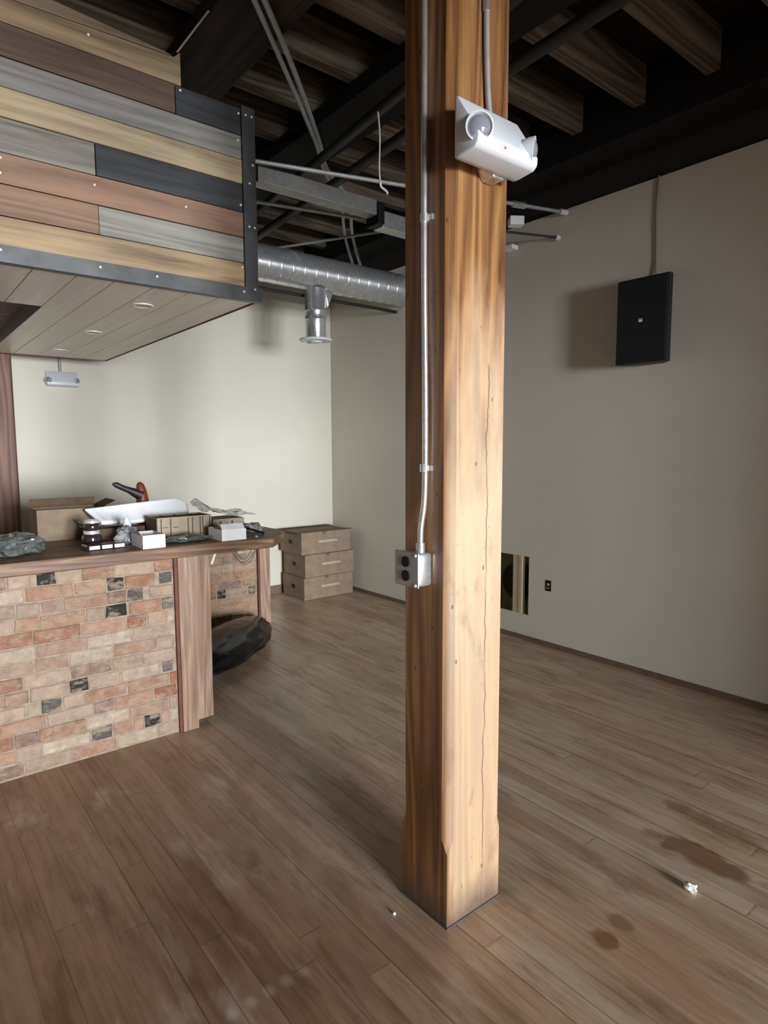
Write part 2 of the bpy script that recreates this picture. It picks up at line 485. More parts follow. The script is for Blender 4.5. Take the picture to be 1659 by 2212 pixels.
M_COUNTER = wood('rough_sawn_counter', (0.045, 0.023, 0.012), (0.165, 0.085, 0.043), (0.40, 0.25, 0.15), axis=0, rough=0.5, seed=6.2, cath=0.2, fine=1.5, bmp=0.5)
M_BARBODY = plain('dark_bar_carcass', (0.06, 0.04, 0.028), 0.7)
M_PLANK = wood('weathered_cladding', (0.30, 0.275, 0.25), (0.70, 0.70, 0.70), (1.0, 0.99, 0.97), axis=0, rough=0.55, seed=9.4, tint=True, cath=0.22, bmp=0.2)
M_SOFFIT = wood('greige_soffit_board', (0.66, 0.585, 0.46), (0.74, 0.66, 0.53), (0.79, 0.71, 0.575), axis=1, spec=0.8, rough=0.34, seed=2.9, cath=0.3, bmp=0.1)
M_STEEL = plain('blackened_steel', (0.10, 0.103, 0.105), 0.45, metal=0.4, vary=0.3, scale=8)
M_SCREW = plain('bright_screw_head', (0.9, 0.9, 0.88), 0.3, metal=0.25)
M_WHITE = plain('white_plastic', (0.64, 0.665, 0.70), 0.35, vary=0.03)
M_GREYPL = plain('grey_plastic', (0.40, 0.41, 0.44), 0.35, vary=0.05)
M_BLACKPL = plain('black_plastic', (0.005, 0.005, 0.006), 0.5, spec=0.2)
M_SPEAKER = plain('black_speaker_cabinet', (0.007, 0.0075, 0.010), 0.5, bumpy=0.2)
M_GRILLE = plain('black_speaker_grille', (0.004, 0.0042, 0.006), 0.6, bumpy=0.5, scale=60)
M_CARD = plain('brown_cardboard', (0.235, 0.175, 0.122), 0.8, spec=0.2, vary=0.15)
M_CARDDARK = plain('dark_brown_cardboard', (0.10, 0.065, 0.04), 0.85, spec=0.2, vary=0.2)  # darker brown tone for flaps, dividers and the low carton
M_CARDPALE = plain('pale_cardboard', (0.40, 0.33, 0.24), 0.8, spec=0.2, vary=0.12)
M_INK = plain('dark_printing_ink', (0.10, 0.075, 0.055), 0.8)
M_TAPE = plain('pale_packing_tape', (0.40, 0.33, 0.25), 0.4)
M_PAPER = plain('white_card', (0.85, 0.86, 0.86), 0.6, vary=0.03)
M_FOAM = plain('white_packing_foam', (0.84, 0.85, 0.88), 0.7, vary=0.04, bumpy=0.2)
M_CLEAR = clear_plastic('clear_plastic_film', (0.55, 0.56, 0.58), 0.4)
M_GREYFILM = clear_plastic('grey_plastic_film', (0.42, 0.43, 0.44), 0.62, 0.25)
M_SMOKE = clear_plastic('smoky_plastic_bag', (0.16, 0.18, 0.17), 0.65, 0.12)
M_FOIL = plain('bright_foil', (0.9, 0.9, 0.92), 0.25, metal=0.55)
M_DARKGLASS = plain('dark_glass', (0.03, 0.02, 0.022), 0.08, spec=0.8)
M_ORANGE = plain('red_orange_plastic', (0.20, 0.036, 0.014), 0.45)
M_GRIP = plain('dark_rubber_grip', (0.012, 0.014, 0.014), 0.5)
M_BAG = plain('black_bin_bag', (0.003, 0.0034, 0.0048), 0.24, spec=0.32)
M_STUD = wood('pale_framing_stud', (0.30, 0.22, 0.13), (0.46, 0.36, 0.23), (0.56, 0.46, 0.31), axis=2, rough=0.7, seed=7)
M_PLY = wood('cavity_plywood', (0.07, 0.05, 0.028), (0.12, 0.088, 0.05), (0.17, 0.125, 0.075), axis=2, rough=0.8, seed=5.5)
M_BASEB = plain('brown_baseboard', (0.15, 0.10, 0.068), 0.6)
M_CABLE = plain('grey_brown_cable', (0.21, 0.18, 0.14), 0.6)
M_WIRE = plain('pale_wire', (0.52, 0.48, 0.42), 0.5)
m_, nt_, b_ = new_mat('red_indicator')
b_.inputs['Base Color'].default_value = (0.8, 0.05, 0.05, 1)
b_.inputs['Emission Color'].default_value = (1, 0.12, 0.12, 1)
b_.inputs['Emission Strength'].default_value = 1.2
M_LED = m_
m_, nt_, b_ = new_mat('lamp_lens')
b_.inputs['Base Color'].default_value = (0.22, 0.225, 0.25, 1)
b_.inputs['Roughness'].default_value = 0.06
b_.inputs['Coat Weight'].default_value = 0.6
M_LENS = m_
M_DIFFUSER = plain('recessed_lamp_diffuser', (0.62, 0.56, 0.46), 0.4, vary=0.04)

# ------------------------------------------------------------------ the room
XR, YB, XL, YF, ZC = 3.87, 5.72, -4.2, FRONT_Y, 3.66
ZW = 3.155          # top of the plastered walls
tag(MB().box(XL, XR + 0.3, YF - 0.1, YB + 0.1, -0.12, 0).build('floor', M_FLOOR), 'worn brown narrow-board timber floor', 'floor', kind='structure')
tag(MB().box(XL, XR + 0.3, YF - 0.1, YB + 0.1, ZC, ZC + 0.1).build('ceiling', M_DECK), 'dark board ceiling above the joists', 'ceiling', kind='structure')
w = MB()
HY0, HY1, HZ0, HZ1 = 3.03, 3.46, 0.20, 0.66
for (y0, y1, z0, z1) in ((YF, HY0, 0, ZW), (HY1, YB, 0, ZW), (HY0, HY1, 0, HZ0), (HY0, HY1, HZ1, ZW)):
    w.box(XR, XR + 0.014, y0, y1, z0, z1)
wr = tag(w.build('wall_right', M_WALL), 'greige plastered wall with a square hole cut near the floor', 'wall', kind='structure')
u_ = MB().box(XR + 0.02, XR + 0.2, YF, YB, ZW - 0.12, ZC)
u_.build('upper_masonry', M_DARKWALL, wr)
wb = tag(MB().box(XL, XR, YB, YB + 0.1, 0, ZW).build('wall_back', M_WALL), 'pale plastered wall behind the bar', 'wall', kind='structure')
MB().box(XL, XR, YB + 0.02, YB + 0.2, ZW, ZC).build('upper_masonry', M_DARKWALL, wb)
tag(MB().box(XL - 0.1, XL, YF, YB, 0, ZC).build('wall_left', M_SIDEWALL), 'plastered wall beyond the bar', 'wall', kind='structure')
w = MB()
xs = [XL] + [v for p in WINDOWS for v in p] + [XR + 0.2]
for i in range(0, len(xs), 2):
    w.box(xs[i], xs[i + 1], YF - 0.14, YF, 0, ZC)
for a, b in WINDOWS:
    w.box(a, b, YF - 0.14, YF, 0, WIN_Z[0])
    w.box(a, b, YF - 0.14, YF, WIN_Z[1], ZC)
tag(w.build('wall_front', M_SIDEWALL), 'shopfront wall with tall windows', 'wall', kind='structure')
m = bpy.data.materials.new('window_glass')
m.use_nodes = True
nt = m.node_tree
nt.nodes.clear()
o_ = nt.nodes.new('ShaderNodeOutputMaterial')
ms = node(nt, 'ShaderNodeMixShader', {0: 0.06, 1: node(nt, 'ShaderNodeBsdfTransparent').outputs[0], 2: node(nt, 'ShaderNodeBsdfGlossy', {'Roughness': 0.03}).outputs[0]})
nt.links.new(ms.outputs[0], o_.inputs[0])
M_WINGLASS = m
tag(MB().box(XL, XR, -3.1, -3.0, 2.2, ZC).build('light_blocker_header', M_SIDEWALL), 'added unseen header blocking window light from the upper room', 'wall', kind='structure')  # added out of view to cut daylight on the ceiling and upper walls
tag(MB().box(2.82, XR, -1.3, -1.2, 0, ZC).build('light_blocker_partition', M_WALL), 'added unseen partition shading the near end of the greige wall', 'wall', kind='structure')  # added out of view so the right wall darkens towards the camera
for i, (a, b) in enumerate(WINDOWS):
    f = MB()
    t = 0.035
    f.box(a, a + t, YF - 0.10, YF - 0.04, WIN_Z[0], WIN_Z[1]).box(b - t, b, YF - 0.10, YF - 0.04, WIN_Z[0], WIN_Z[1])
    f.box(a + t, b - t, YF - 0.10, YF - 0.04, WIN_Z[0], WIN_Z[0] + t).box(a + t, b - t, YF - 0.10, YF - 0.04, WIN_Z[1] - t, WIN_Z[1])
    f.box((a + b) / 2 - 0.02, (a + b) / 2 + 0.02, YF - 0.10, YF - 0.04, WIN_Z[0] + t, WIN_Z[1] - t)
    fo = tag(f.build('window_%d' % (i + 1), M_STEEL), 'shopfront window', 'window', kind='structure')
    MB().box(a + t, b - t, YF - 0.073, YF - 0.068, WIN_Z[0] + t, WIN_Z[1] - t).build('glass_pane', M_WINGLASS, fo)
tag(MB().box(XR - 0.012, XR, YF, 5.70, 0, 0.035).build('baseboard_right', M_BASEB), 'low brown strip along the foot of the greige wall', 'baseboard', kind='structure')
tag(MB().box(XL, XR - 0.02, YB - 0.014, YB, 0, 0.085).build('baseboard_back', M_BASEB), 'brown skirting along the foot of the pale back wall', 'baseboard', kind='structure')

# what shows in the hole of the right wall
t = thing('wall_cavity', 'open square hole in the greige wall showing a pale stud before a black round duct', 'wall opening', (XR + 0.05, 3.24, 0.43))
MB().box(XR + 0.125, XR + 0.14, HY0 - 0.2, HY1 + 0.2, 0.06, 0.9).build('backing_board', M_PLY, t)
MB().box(XR + 0.016, XR + 0.055, 3.108, 3.20, 0.06, 0.9).build('stud', M_STUD, t, bevel=0.003)
MB().lathe([(0.0, 0.0), (0.145, 0.0), (0.15, 0.02), (0.15, 0.055), (0.14, 0.058), (0.138, 0.01), (0.0, 0.008)], (XR + 0.062, 3.20, 0.43), (1, 0, 0), 36).build('duct_collar', M_BLACKPL, t, smooth=40)

# ------------------------------------------------------------------ ceiling timbers
gj = 'joists under the dark ceiling'
ords = ['twelfth from the pale back wall', 'eleventh from the pale back wall', 'tenth from the pale back wall', 'ninth from the pale back wall', 'eighth from the pale back wall', 'seventh from the pale back wall', 'sixth from the pale back wall', 'fifth from the pale back wall', 'fourth from the pale back wall', 'third from the pale back wall', 'second from the pale back wall', 'nearest the pale back wall']
for i in range(12):
    y = 1.20 + 0.41 * i
    jb = MB()
    jb.box(XL + 0.02, 3.55, y, y + 0.075, 3.45, ZC - 0.005)
    tag(jb.build('ceiling_joist', M_JOIST, bevel=0.004), 'dusty dark timber ceiling joist, ' + ords[i], 'joist', gj)
tag(MB().box(3.56, 3.85, YF + 0.05, YB - 0.03, 3.32, ZC - 0.005).build('wall_beam', M_BEAMBLK, bevel=0.006), 'black ceiling beam running along the top of the greige wall', 'beam')
tag(MB().box(1.24, 1.57, YF + 0.05, YB - 0.03, 3.37, 3.448).build('post_girder', M_GIRDER, bevel=0.006), 'dark brown girder carried on the amber timber post', 'beam')
tag(MB().box(2.11, 2.42, YF + 0.05, YB - 0.03, 3.36, 3.448).build('ceiling_beam', M_BEAMBLK, bevel=0.005), 'black ceiling beam above the thin black pipe, midway between post and wall', 'beam')

def pipe(name, label, pts, r, mat, cat='pipe', group=None, sm=0, n=12):
    t = MB().loft(smooth_path(pts, sm) if sm else pts, r, n)
    return tag(t.build(name, mat, smooth=50), label, cat, group)

pipe('ceiling_pipe', 'black ceiling pipe just under the black beam, with the pale wire hanging from it', [(1.86, 0.2, 3.205), (2.079, 2.397, 3.205), (2.258, 4.226, 3.205), (2.39, 5.6, 3.205)], 0.027, M_BLKPIPE)
pipe('ceiling_pipe', 'black ceiling pipe passing high behind the amber post, nearer the greige wall', [(2.27, 0.2, 3.205), (2.331, 1.445, 3.205), (2.369, 2.731, 3.205), (2.515, 4.716, 3.205), (2.57, 5.6, 3.205)], 0.03, M_BLKPIPE)
t = thing('conduit_run', 'long grey conduit under the joists, ending at the greige wall above its coupling', 'conduit', (2.7, 3.05, 3.1))
MB().loft([(1.70, 3.345, 3.10), (2.664, 3.062, 3.105), (3.86, 2.765, 3.13)], 0.012, 10).build('tube', M_OLDPIPE, t, smooth=50)
MB().loft([(3.42, 2.874, 3.1205), (3.52, 2.849, 3.1225)], 0.021, 10).build('coupling', M_CONDUIT, t, smooth=50)
MB().loft([(3.81, 2.778, 3.129), (3.868, 2.763, 3.131)], 0.02, 10).build('wall_fitting', M_WHITE, t, smooth=50)
t = thing('conduit_run', 'second grey conduit below the long one, with a pale junction box near the greige wall', 'conduit', (2.9, 3.65, 3.1))
MB().loft([(1.75, 3.92, 3.10), (3.073, 3.594, 3.10), (3.62, 3.10, 3.10)], 0.011, 10).build('tube', M_OLDPIPE, t, smooth=50)
MB(rot_about((3.66, 3.04, 3.10), 'Z', -35)).box(3.61, 3.71, 3.00, 3.08, 3.07, 3.13).build('junction_box', M_PAPER, t, bevel=0.004)
pipe('conduit_stub', 'short dark rod with a white tip poking from the greige wall below the junction box', [(3.52, 3.05, 3.01), (3.85, 2.82, 2.974)], 0.008, M_BLKPIPE, 'rod')
tag(MB().lathe([(0, 0), (0.018, 0.0), (0.02, 0.015), (0.012, 0.03), (0, 0.031)], (3.84, 2.827, 2.975), (0.8, -0.55, -0.08), 12).build('rod_cap', M_WHITE, smooth=50), 'white cap on the short rod at the greige wall', 'cap')
tag(MB().box(3.79, 3.862, 3.18, 3.28, 2.98, 3.01).build('wall_bracket', M_PAPER, bevel=0.004), 'small pale bracket on the greige wall just right of the amber post', 'bracket')
pipe('ceiling_rod', 'thin grey rod slanting from the round duct up to the second conduit', [(2.56, 4.70, 3.098), (3.08, 3.60, 3.085)], 0.010, M_OLDPIPE, 'rod')
# flat sheet-metal channel beside the long conduit
t = thing('metal_channel', 'flat galvanised channel hung level under the joists behind the grey conduit', 'channel', (2.3, 3.35, 3.05))
MB().box(1.80, 2.66, 3.37, 3.47, 3.02, 3.115).build('channel_body', M_DULLGALV, t, bevel=0.004)
MB().box(2.66, 2.71, 3.35, 3.49, 2.965, 3.10).build('end_bracket', M_BLACKPL, t, bevel=0.006)
MB().box(2.71, 3.35, 3.37, 3.47, 2.955, 3.06).build('channel_end', M_GALV, t, bevel=0.004)
# bundle of grey flexible conduits, snaking diagonally
t = thing('conduit_bundle', 'pair of grey flexible conduits snaking diagonally across the dark ceiling', 'conduit', (2.1, 3.3, 3.3))
bp = [(0.85, 2.02, 3.33), (1.328, 2.49, 3.33), (1.70, 2.86, 3.325), (2.17, 3.345, 3.33), (2.44, 3.655, 3.33), (2.80, 3.98, 3.31), (3.10, 4.35, 3.22), (3.55, 4.80, 3.06)]
for k, (dx, dy, dz) in enumerate(((0.0, 0.0, 0.0), (0.03, -0.022, 0.012))):
    q = [(x + dx * (1 if i < 3 else (0.55 if i < 5 else 1.6)), y + dy * (1 if i < 3 else (0.55 if i < 5 else 1.6)), z + dz) for i, (x, y, z) in enumerate(bp)]
    MB().loft(smooth_path(q, 8), 0.0135 if k else 0.012, 10).build('conduit', M_OLDPIPE, t, smooth=50)
# dangling wire
t = thing('hanging_wire', 'pale wire dangling from the black ceiling pipe with a hooked white end', 'wire', (2.085, 2.63, 3.18))
MB().loft(smooth_path([(2.085, 2.63, 3.19), (2.095, 2.63, 3.10), (2.10, 2.635, 3.03), (2.092, 2.63, 2.92), (2.098, 2.63, 2.845)], 6), 0.0045, 8).build('wire', M_WIRE, t, smooth=50)
MB().loft(smooth_path([(2.098, 2.63, 2.85), (2.105, 2.63, 2.83), (2.125, 2.615, 2.81), (2.13, 2.61, 2.795)], 5), 0.006, 8).build('white_end', M_WHITE, t, smooth=50)

# round duct with drop and diffuser
DY, DZ, DR = 4.5, 2.926, 0.137
t = thing('round_duct', 'round galvanised spiral duct running beside the plank canopy to the greige wall', 'duct', (2.8, DY, DZ))
prof = [(DR, 0.0)]
L = 3.89 - 1.62
s = 0.06
while s < L:
    prof += [(DR, s - 0.010), (DR, s - 0.006), (DR + 0.003, s), (DR, s + 0.006), (DR, s + 0.010)]
    s += 0.105
prof.append((DR, L))
MB().lathe([(0.0, 0.0)] + prof + [(0.0, L)], (1.62, DY, DZ), (1, 0, 0), 48).build('duct_tube', M_DUCT, t, smooth=35)
DX = 2.90
k = MB()
k.lathe([(0.087, 2.80), (0.087, 2.63), (0.09, 2.625), (0.087, 2.62), (0.085, 2.56), (0.088, 2.555), (0.085, 2.55), (0.084, 2.40)], (DX, DY, 0), (0, 0, 1), 36)
dr = k.build('drop_pipe', M_GALV, t, smooth=40)
MB().prism([(DX + 0.05, 2.80), (DX + 0.16, 2.83), (DX + 0.087, 2.65)], 1, DY - 0.06, DY + 0.06).build('boot', M_GALV, t, bevel=0.01, smooth=60)
MB().lathe([(0.084, 2.405), (0.13, 2.40), (0.137, 2.392), (0.134, 2.384), (0.10, 2.378), (0.09, 2.388), (0.05, 2.383), (0.045, 2.372), (0.0, 2.37)], (DX, DY, 0), (0, 0, 1), 36).build('diffuser_ring', M_WHITE, t, smooth=40)
pipe('refrigerant_line', 'thin black insulated line strapped beneath the round duct', [(1.62, DY + 0.11, 2.764), (2.75, DY + 0.11, 2.764), (3.0, DY + 0.11, 2.762), (3.60, DY + 0.11, 2.764), (3.86, DY + 0.11, 2.760)], 0.014, M_BLKPIPE)

# ------------------------------------------------------------------ main post
PX0, PX1, PY0, PY1 = 1.292, 1.534, 1.302, 1.519
def post(name, label, mat, x0, x1, y0, y1, z1, ch, zt0, zt1):
    rings = [(0.0, 0.0), (zt0, 0.0), (zt1, 1.0), ((zt1 + z1) / 2, 1.0), (z1, 1.0)]
    vs, fs = [], []
    for z, q in rings:
        c0, c1, c2, c3 = [max(0.002, q * c) for c in ch]
        vs += [(x0 + c0, y0, z), (x1 - c1, y0, z), (x1, y0 + c1, z), (x1, y1 - c2, z), (x1 - c2, y1, z), (x0 + c3, y1, z), (x0, y1 - c3, z), (x0, y0 + c0, z)]
    for i in range(len(rings) - 1):
        for k in range(8):
            k2 = (k + 1) % 8
            fs.append((i * 8 + k, i * 8 + k2, i * 8 + 8 + k2, i * 8 + 8 + k))
    fs.append(tuple(range(7, -1, -1)))
    n = len(rings) - 1
    fs.append(tuple(range(n * 8, n * 8 + 8)))
    return MB().add(vs, fs).build(name, mat)
pt = thing('timber_post', 'tall amber timber post with chamfered corners standing alone on the board floor', 'post', (1.411, 1.421, 0))
o = post('post_shaft', None, M_POST, PX0, PX1, PY0, PY1, 3.368, (0.026, 0.012, 0.012, 0.02), 0.245, 0.285)
o.parent = pt
for v in o.data.vertices:
    v.co -= Vector((1.411, 1.421, 0))
MB().box(PX0 - 0.004, PX1 + 0.003, PY0 - 0.004, PY1 + 0.004, 0, 0.006).build('base_plate', M_STEEL, pt)

# conduit and outlet on the shaded face
cx, cy = PX0 - 0.013, 1.398
t = thing('post_conduit', 'bright steel conduit running down the shaded face of the amber post to the outlet box', 'conduit', (cx, cy, 1.2))
MB().loft(smooth_path([(cx, cy + 0.004, 3.36), (cx, cy + 0.004, 2.6), (cx, cy + 0.002, 2.0), (cx, cy - 0.004, 1.6), (cx, cy - 0.002, 1.36), (cx - 0.012, cy + 0.001, 1.26), (cx - 0.014, cy + 0.001, 1.195)], 6), 0.0092, 12).build('tube', M_CONDUIT, t, smooth=50)
for z in (2.16, 1.44):
    s = MB().loft([(cx, cy + 0.002, z - 0.012), (cx, cy + 0.002, z + 0.012)], 0.0125, 12)
    s.box(cx + 0.004, cx + 0.0125, cy - 0.026, cy + 0.008, z - 0.008, z + 0.008)
    s.build('strap', M_CONDUIT, t, smooth=40)
MB().loft([(cx - 0.014, cy + 0.001, 1.185), (cx - 0.014, cy + 0.001, 1.215)], 0.014, 12).build('connector', M_CONDUIT, t, smooth=40)
t = thing('outlet_box', 'square galvanised outlet box with two black sockets on the shaded face of the post', 'outlet', (PX0 - 0.03, 1.43, 1.135))
MB().box(PX0 - 0.055, PX0 - 0.001, 1.373, 1.478, 1.083, 1.186).build('box', M_GALV, t, bevel=0.010, smooth=40)
MB().box(PX0 - 0.061, PX0 - 0.055, 1.371, 1.480, 1.081, 1.188).build('cover_plate', M_OLDPIPE, t, bevel=0.003)
for z in (1.157, 1.114):
    MB().lathe([(0, 0.0), (0.0165, 0.0), (0.0165, 0.004), (0, 0.0045)], (PX0 - 0.061, 1.427, z), (-1, 0, 0), 20).build('socket', M_BLACKPL, t, smooth=40)
for (y, z) in ((1.383, 1.180), (1.383, 1.089)):
    MB().lathe([(0, 0.0), (0.005, 0.0), (0.004, 0.003), (0, 0.0035)], (PX0 - 0.061, y, z), (-1, 0, 0), 10).build('screw', M_SCREW, t, smooth=50)

# conduit on the lit face, feeding the emergency light
t = thing('post_conduit', 'pale conduit running down the lit face of the amber post to the emergency light', 'conduit', (1.42, PY0 - 0.012, 2.5))
MB().loft(smooth_path([(1.411, PY0 - 0.011, 3.36), (1.413, PY0 - 0.011, 2.75), (1.421, PY0 - 0.011, 2.52), (1.431, PY0 - 0.014, 2.425), (1.432, PY0 - 0.016, 2.38)], 6), 0.0088, 12).build('tube', M_OLDPIPE, t, smooth=50)
MB().loft([(1.4125, PY0 - 0.011, 2.715), (1.4125, PY0 - 0.011, 2.745)], 0.0105, 12).build('coupling', M_CONDUIT, t, smooth=50)

def emergency_light(label, c, w, back_y, s=1.0, group=None):
    """twin-head emergency light; back at back_y, front towards -y"""
    x, z = c
    t = thing('emergency_light', label, 'emergency light', (x, back_y - 0.04 * s, z), group)
    h = w / 2
    # profile (y forward of the back is negative)
    pr = [(0.0, 0.085), (-0.012, 0.085), (-0.082, -0.022), (-0.088, -0.035), (-0.086, -0.055), (-0.074, -0.066), (-0.02, -0.072), (0.0, -0.072)]
    b = MB().prism([(back_y + y * s, z + q * s) for y, q in pr], 0, x - h, x + h)
    b.build('housing', M_WHITE, t, bevel=0.006 * s, smooth=35)
    for sx in (-1, 1):
        hd = Vector((sx * 0.55, -0.8, -0.12)).normalized()
        o = Vector((x + sx * (h - 0.026 * s), back_y - 0.060 * s, z - 0.012 * s))
        cup = MB().lathe([(0.0, -0.012 * s), (0.026 * s, -0.008 * s), (0.034 * s, 0.008 * s), (0.037 * s, 0.026 * s), (0.0335 * s, 0.027 * s), (0.030 * s, 0.018 * s), (0.0, 0.014 * s)], o, hd, 24)
        hp = cup.build('lamp_head', M_WHITE, t, smooth=40)
        pf = [(0.0315 * s * math.cos(a), 0.016 * s + 0.020 * s * math.sin(a)) for a in [i * PI / 12 for i in range(7)]]
        MB().lathe(pf, o, hd, 24).build('lens', M_LENS, hp, smooth=60)
    MB().lathe([(0, 0), (0.004 * s, 0), (0.003 * s, 0.003 * s), (0, 0.0035 * s)], (x - 0.018 * s, back_y - 0.087 * s, z - 0.045 * s), (0, -1, 0), 10).build('indicator', M_LED, t, smooth=60)
    return t
e1 = emergency_light('white twin-head emergency light on the lit face of the amber post', (1.375, 2.338), 0.245, 1.255)
MB().prism([(1.432 + 0.05 * math.cos(a), 2.312 + 0.056 * math.sin(a)) for a in [PI / 8 + i * PI / 4 for i in range(8)]], 1, 1.254, PY0 - 0.001).build('mounting_box', M_CONDUIT, e1, bevel=0.003)
e2 = emergency_light('small white twin-head emergency light high on the pale back wall below the canopy', (1.218, 2.065), 0.235, YB - 0.002, 0.78)
t = thing('wall_conduit', 'short grey conduit feeding the emergency light on the pale back wall', 'conduit', (1.22, YB - 0.012, 2.6))
MB().loft([(1.21, YB - 0.012, 2.13), (1.21, YB - 0.012, 3.15)], 0.0115, 10).build('tube', M_OLDPIPE, t, smooth=50)

# ------------------------------------------------------------------ speaker on the right wall
sp = thing('wall_speaker', 'black loudspeaker bracketed on the greige wall', 'speaker', (3.78, 2.09, 2.275))
spM = rot_about((3.76, 2.09, 2.275), 'Z', 2.0)
prof = [(3.705, 1.922), (3.705, 2.252), (3.75, 2.252), (3.825, 2.19), (3.825, 1.99), (3.75, 1.922)]
MB(spM).prism(prof, 2, 2.014, 2.530).build('cabinet', M_SPEAKER, sp, bevel=0.006)
MB(spM).box(3.696, 3.704, 1.930, 2.244, 2.022, 2.522).build('grille', M_GRILLE, sp, bevel=0.003)
lg = MB(spM).box(3.6925, 3.6955, 2.078, 2.100, 2.262, 2.273)
lg.box(3.6925, 3.6955, 2.078, 2.100, 2.277, 2.281)
lg.build('badge', M_PAPER, sp)
MB().box(3.82, 3.868, 2.06, 2.10, 2.23, 2.31).build('bracket', M_BLACKPL, sp, bevel=0.004)
pipe('speaker_cable', 'thin grey cable dropping down the greige wall to the black loudspeaker', [(3.862, 2.095, 3.16), (3.862, 2.103, 2.95), (3.862, 2.097, 2.78), (3.860, 2.09, 2.62), (3.845, 2.08, 2.55), (3.80, 2.075, 2.532)], 0.0055, M_CABLE, 'cable', sm=6)
t = thing('device_box', 'small open electrical box on the greige wall beside the square hole', 'electrical box', (XR - 0.003, 2.845, 0.465))
MB().box(XR - 0.004, XR, 2.822, 2.870, 0.425, 0.507).build('recess', M_BLACKPL, t)
MB().box(XR - 0.008, XR - 0.004, 2.832, 2.856, 0.468, 0.485).build('connector', M_GREYPL, t, bevel=0.002)
MB().box(XR - 0.008, XR - 0.004, 2.835, 2.862, 0.445, 0.452).build('connector', M_GREYPL, t, bevel=0.002)

# ------------------------------------------------------------------ bar
def brick_field(mb_b, x0, x1, z0, z1, yf, course=0.0675, dark=(), seed=1):
    rnd = random.Random(seed)
    pal = [(0.46, 0.29, 0.195), (0.50, 0.34, 0.235), (0.40, 0.21, 0.13), (0.50, 0.38, 0.28), (0.43, 0.29, 0.205), (0.51, 0.385, 0.28), (0.36, 0.16, 0.095), (0.47, 0.36, 0.28), (0.34, 0.235, 0.18), (0.56, 0.46, 0.355), (0.48, 0.31, 0.20), (0.42, 0.24, 0.155), (0.45, 0.27, 0.18)]
    nrow = int(round((z1 - z0) / course))
    course = (z1 - z0) / nrow
    for r in range(nrow):
        za, zb = z0 + r * course, z0 + (r + 1) * course
        x = x0 - rnd.uniform(0.0, 0.2)
        segs = []
        while x < x1:
            ln = rnd.choice((0.20, 0.21, 0.19, 0.205, 0.10, 0.215, 0.15))
            p, q = max(x, x0), min(x + ln, x1)
            x += ln
            if q - p < 0.025:
                continue
            v = rnd.uniform(0.85, 1.15)
            segs.append((p, q, tuple(k * v for k in rnd.choice(pal))))
        for (dx, dz, dw, dc) in dark:
            if za <= dz < zb:
                lo, hi = dx - dw / 2, dx + dw / 2
                new = [(lo, hi, dc)]
                for (p, q, cc) in segs:
                    if q <= lo or p >= hi:
                        new.append((p, q, cc))
                        continue
                    if lo - p > 0.028: new.append((p, lo, cc))
                    if q - hi > 0.028: new.append((hi, q, cc))
                segs = new
        for _s in (0,):
            for (p, q, cc) in segs:
                g = 0.0030
                if q - p < 0.014:
                    continue
                mb_b.tint = cc
                y = yf + rnd.uniform(-0.003, 0.003)
                j = lambda: rnd.uniform(-0.0035, 0.0035)
                X0, X1, Z0, Z1 = p + g, q - g, za + g, zb - g
                e = 0.004
                vs = [(X0 + j(), yf + 0.012, Z0), (X1 + j(), yf + 0.012, Z0), (X1 + j(), yf + 0.012, Z1), (X0 + j(), yf + 0.012, Z1),
                      (X0 + j(), y + e, Z0 + j()), (X1 + j(), y + e, Z0 + j()), (X1 + j(), y + e, Z1 + j()), (X0 + j(), y + e, Z1 + j())]
                vs += [(vs[i][0] + (e if i in (4, 7) else -e), y, vs[i][2] + (e if i in (4, 5) else -e)) for i in (4, 5, 6, 7)]
                mb_b.add(vs, [(8, 9, 10, 11), (4, 5, 9, 8), (5, 6, 10, 9), (6, 7, 11, 10), (7, 4, 8, 11), (0, 1, 5, 4), (1, 2, 6, 5), (2, 3, 7, 6), (3, 0, 4, 7)])
DK = (0.035, 0.036, 0.037)
DK2 = (0.13, 0.12, 0.11)
ZB = 0.942
bar = thing('bar_counter', 'old brick bar front with a worn timber corner board, standing on the board floor', 'bar', (0.0, 3.4, 0))
darks = [(0.571, 0.915, 0.085, DK), (0.874, 0.868, 0.085, DK), (0.964, 0.804, 0.085, DK2), (0.87, 0.68, 0.10, DK), (0.685, 0.363, 0.085, DK), (1.023, 0.111, 0.085, DK), (0.778, 0.104, 0.095, DK2), (1.119, 0.845, 0.07, DK2), (1.125, 0.737, 0.07, (0.2, 0.19, 0.16)), (0.564, 0.299, 0.09, DK2), (1.112, 0.362, 0.06, (0.17, 0.15, 0.14))]
bf = MB()
brick_field(bf, -1.5, 1.158, 0.004, ZB, 3.19, dark=darks, seed=11)
bf.build('brick_face', M_BRICK, bar, tint=True)
MB().box(-1.5, 1.16, 3.1945, 3.23, 0.0, ZB).build('mortar_bed', M_MORTAR, bar)
MB().box(-1.5, 1.34, 3.23, 3.82, 0.0, ZB).build('carcass', M_BARBODY, bar)
MB().box(1.159, 1.176, 3.175, 3.229, 0.0, ZB).build('steel_edge', M_RUST, bar, bevel=0.001)
MB().prism([(1.177, 0.0), (1.262, 0.0), (1.262, 0.045), (1.346, 0.048), (1.352, ZB), (1.177, ZB)], 1, 3.170, 3.229).build('corner_board', M_PILASTER, bar, bevel=0.003)
# continuous counter slab with a cut corner
tag(MB().prism([(-1.5, 3.13), (1.715, 3.13), (1.90, 3.33), (1.90, 3.98), (-1.5, 3.98)], 2, ZB + 0.002, 1.005).build('counter_slab', M_COUNTER, bevel=0.006), 'thick rough-sawn brown counter slab lying on the brick bar', 'counter')
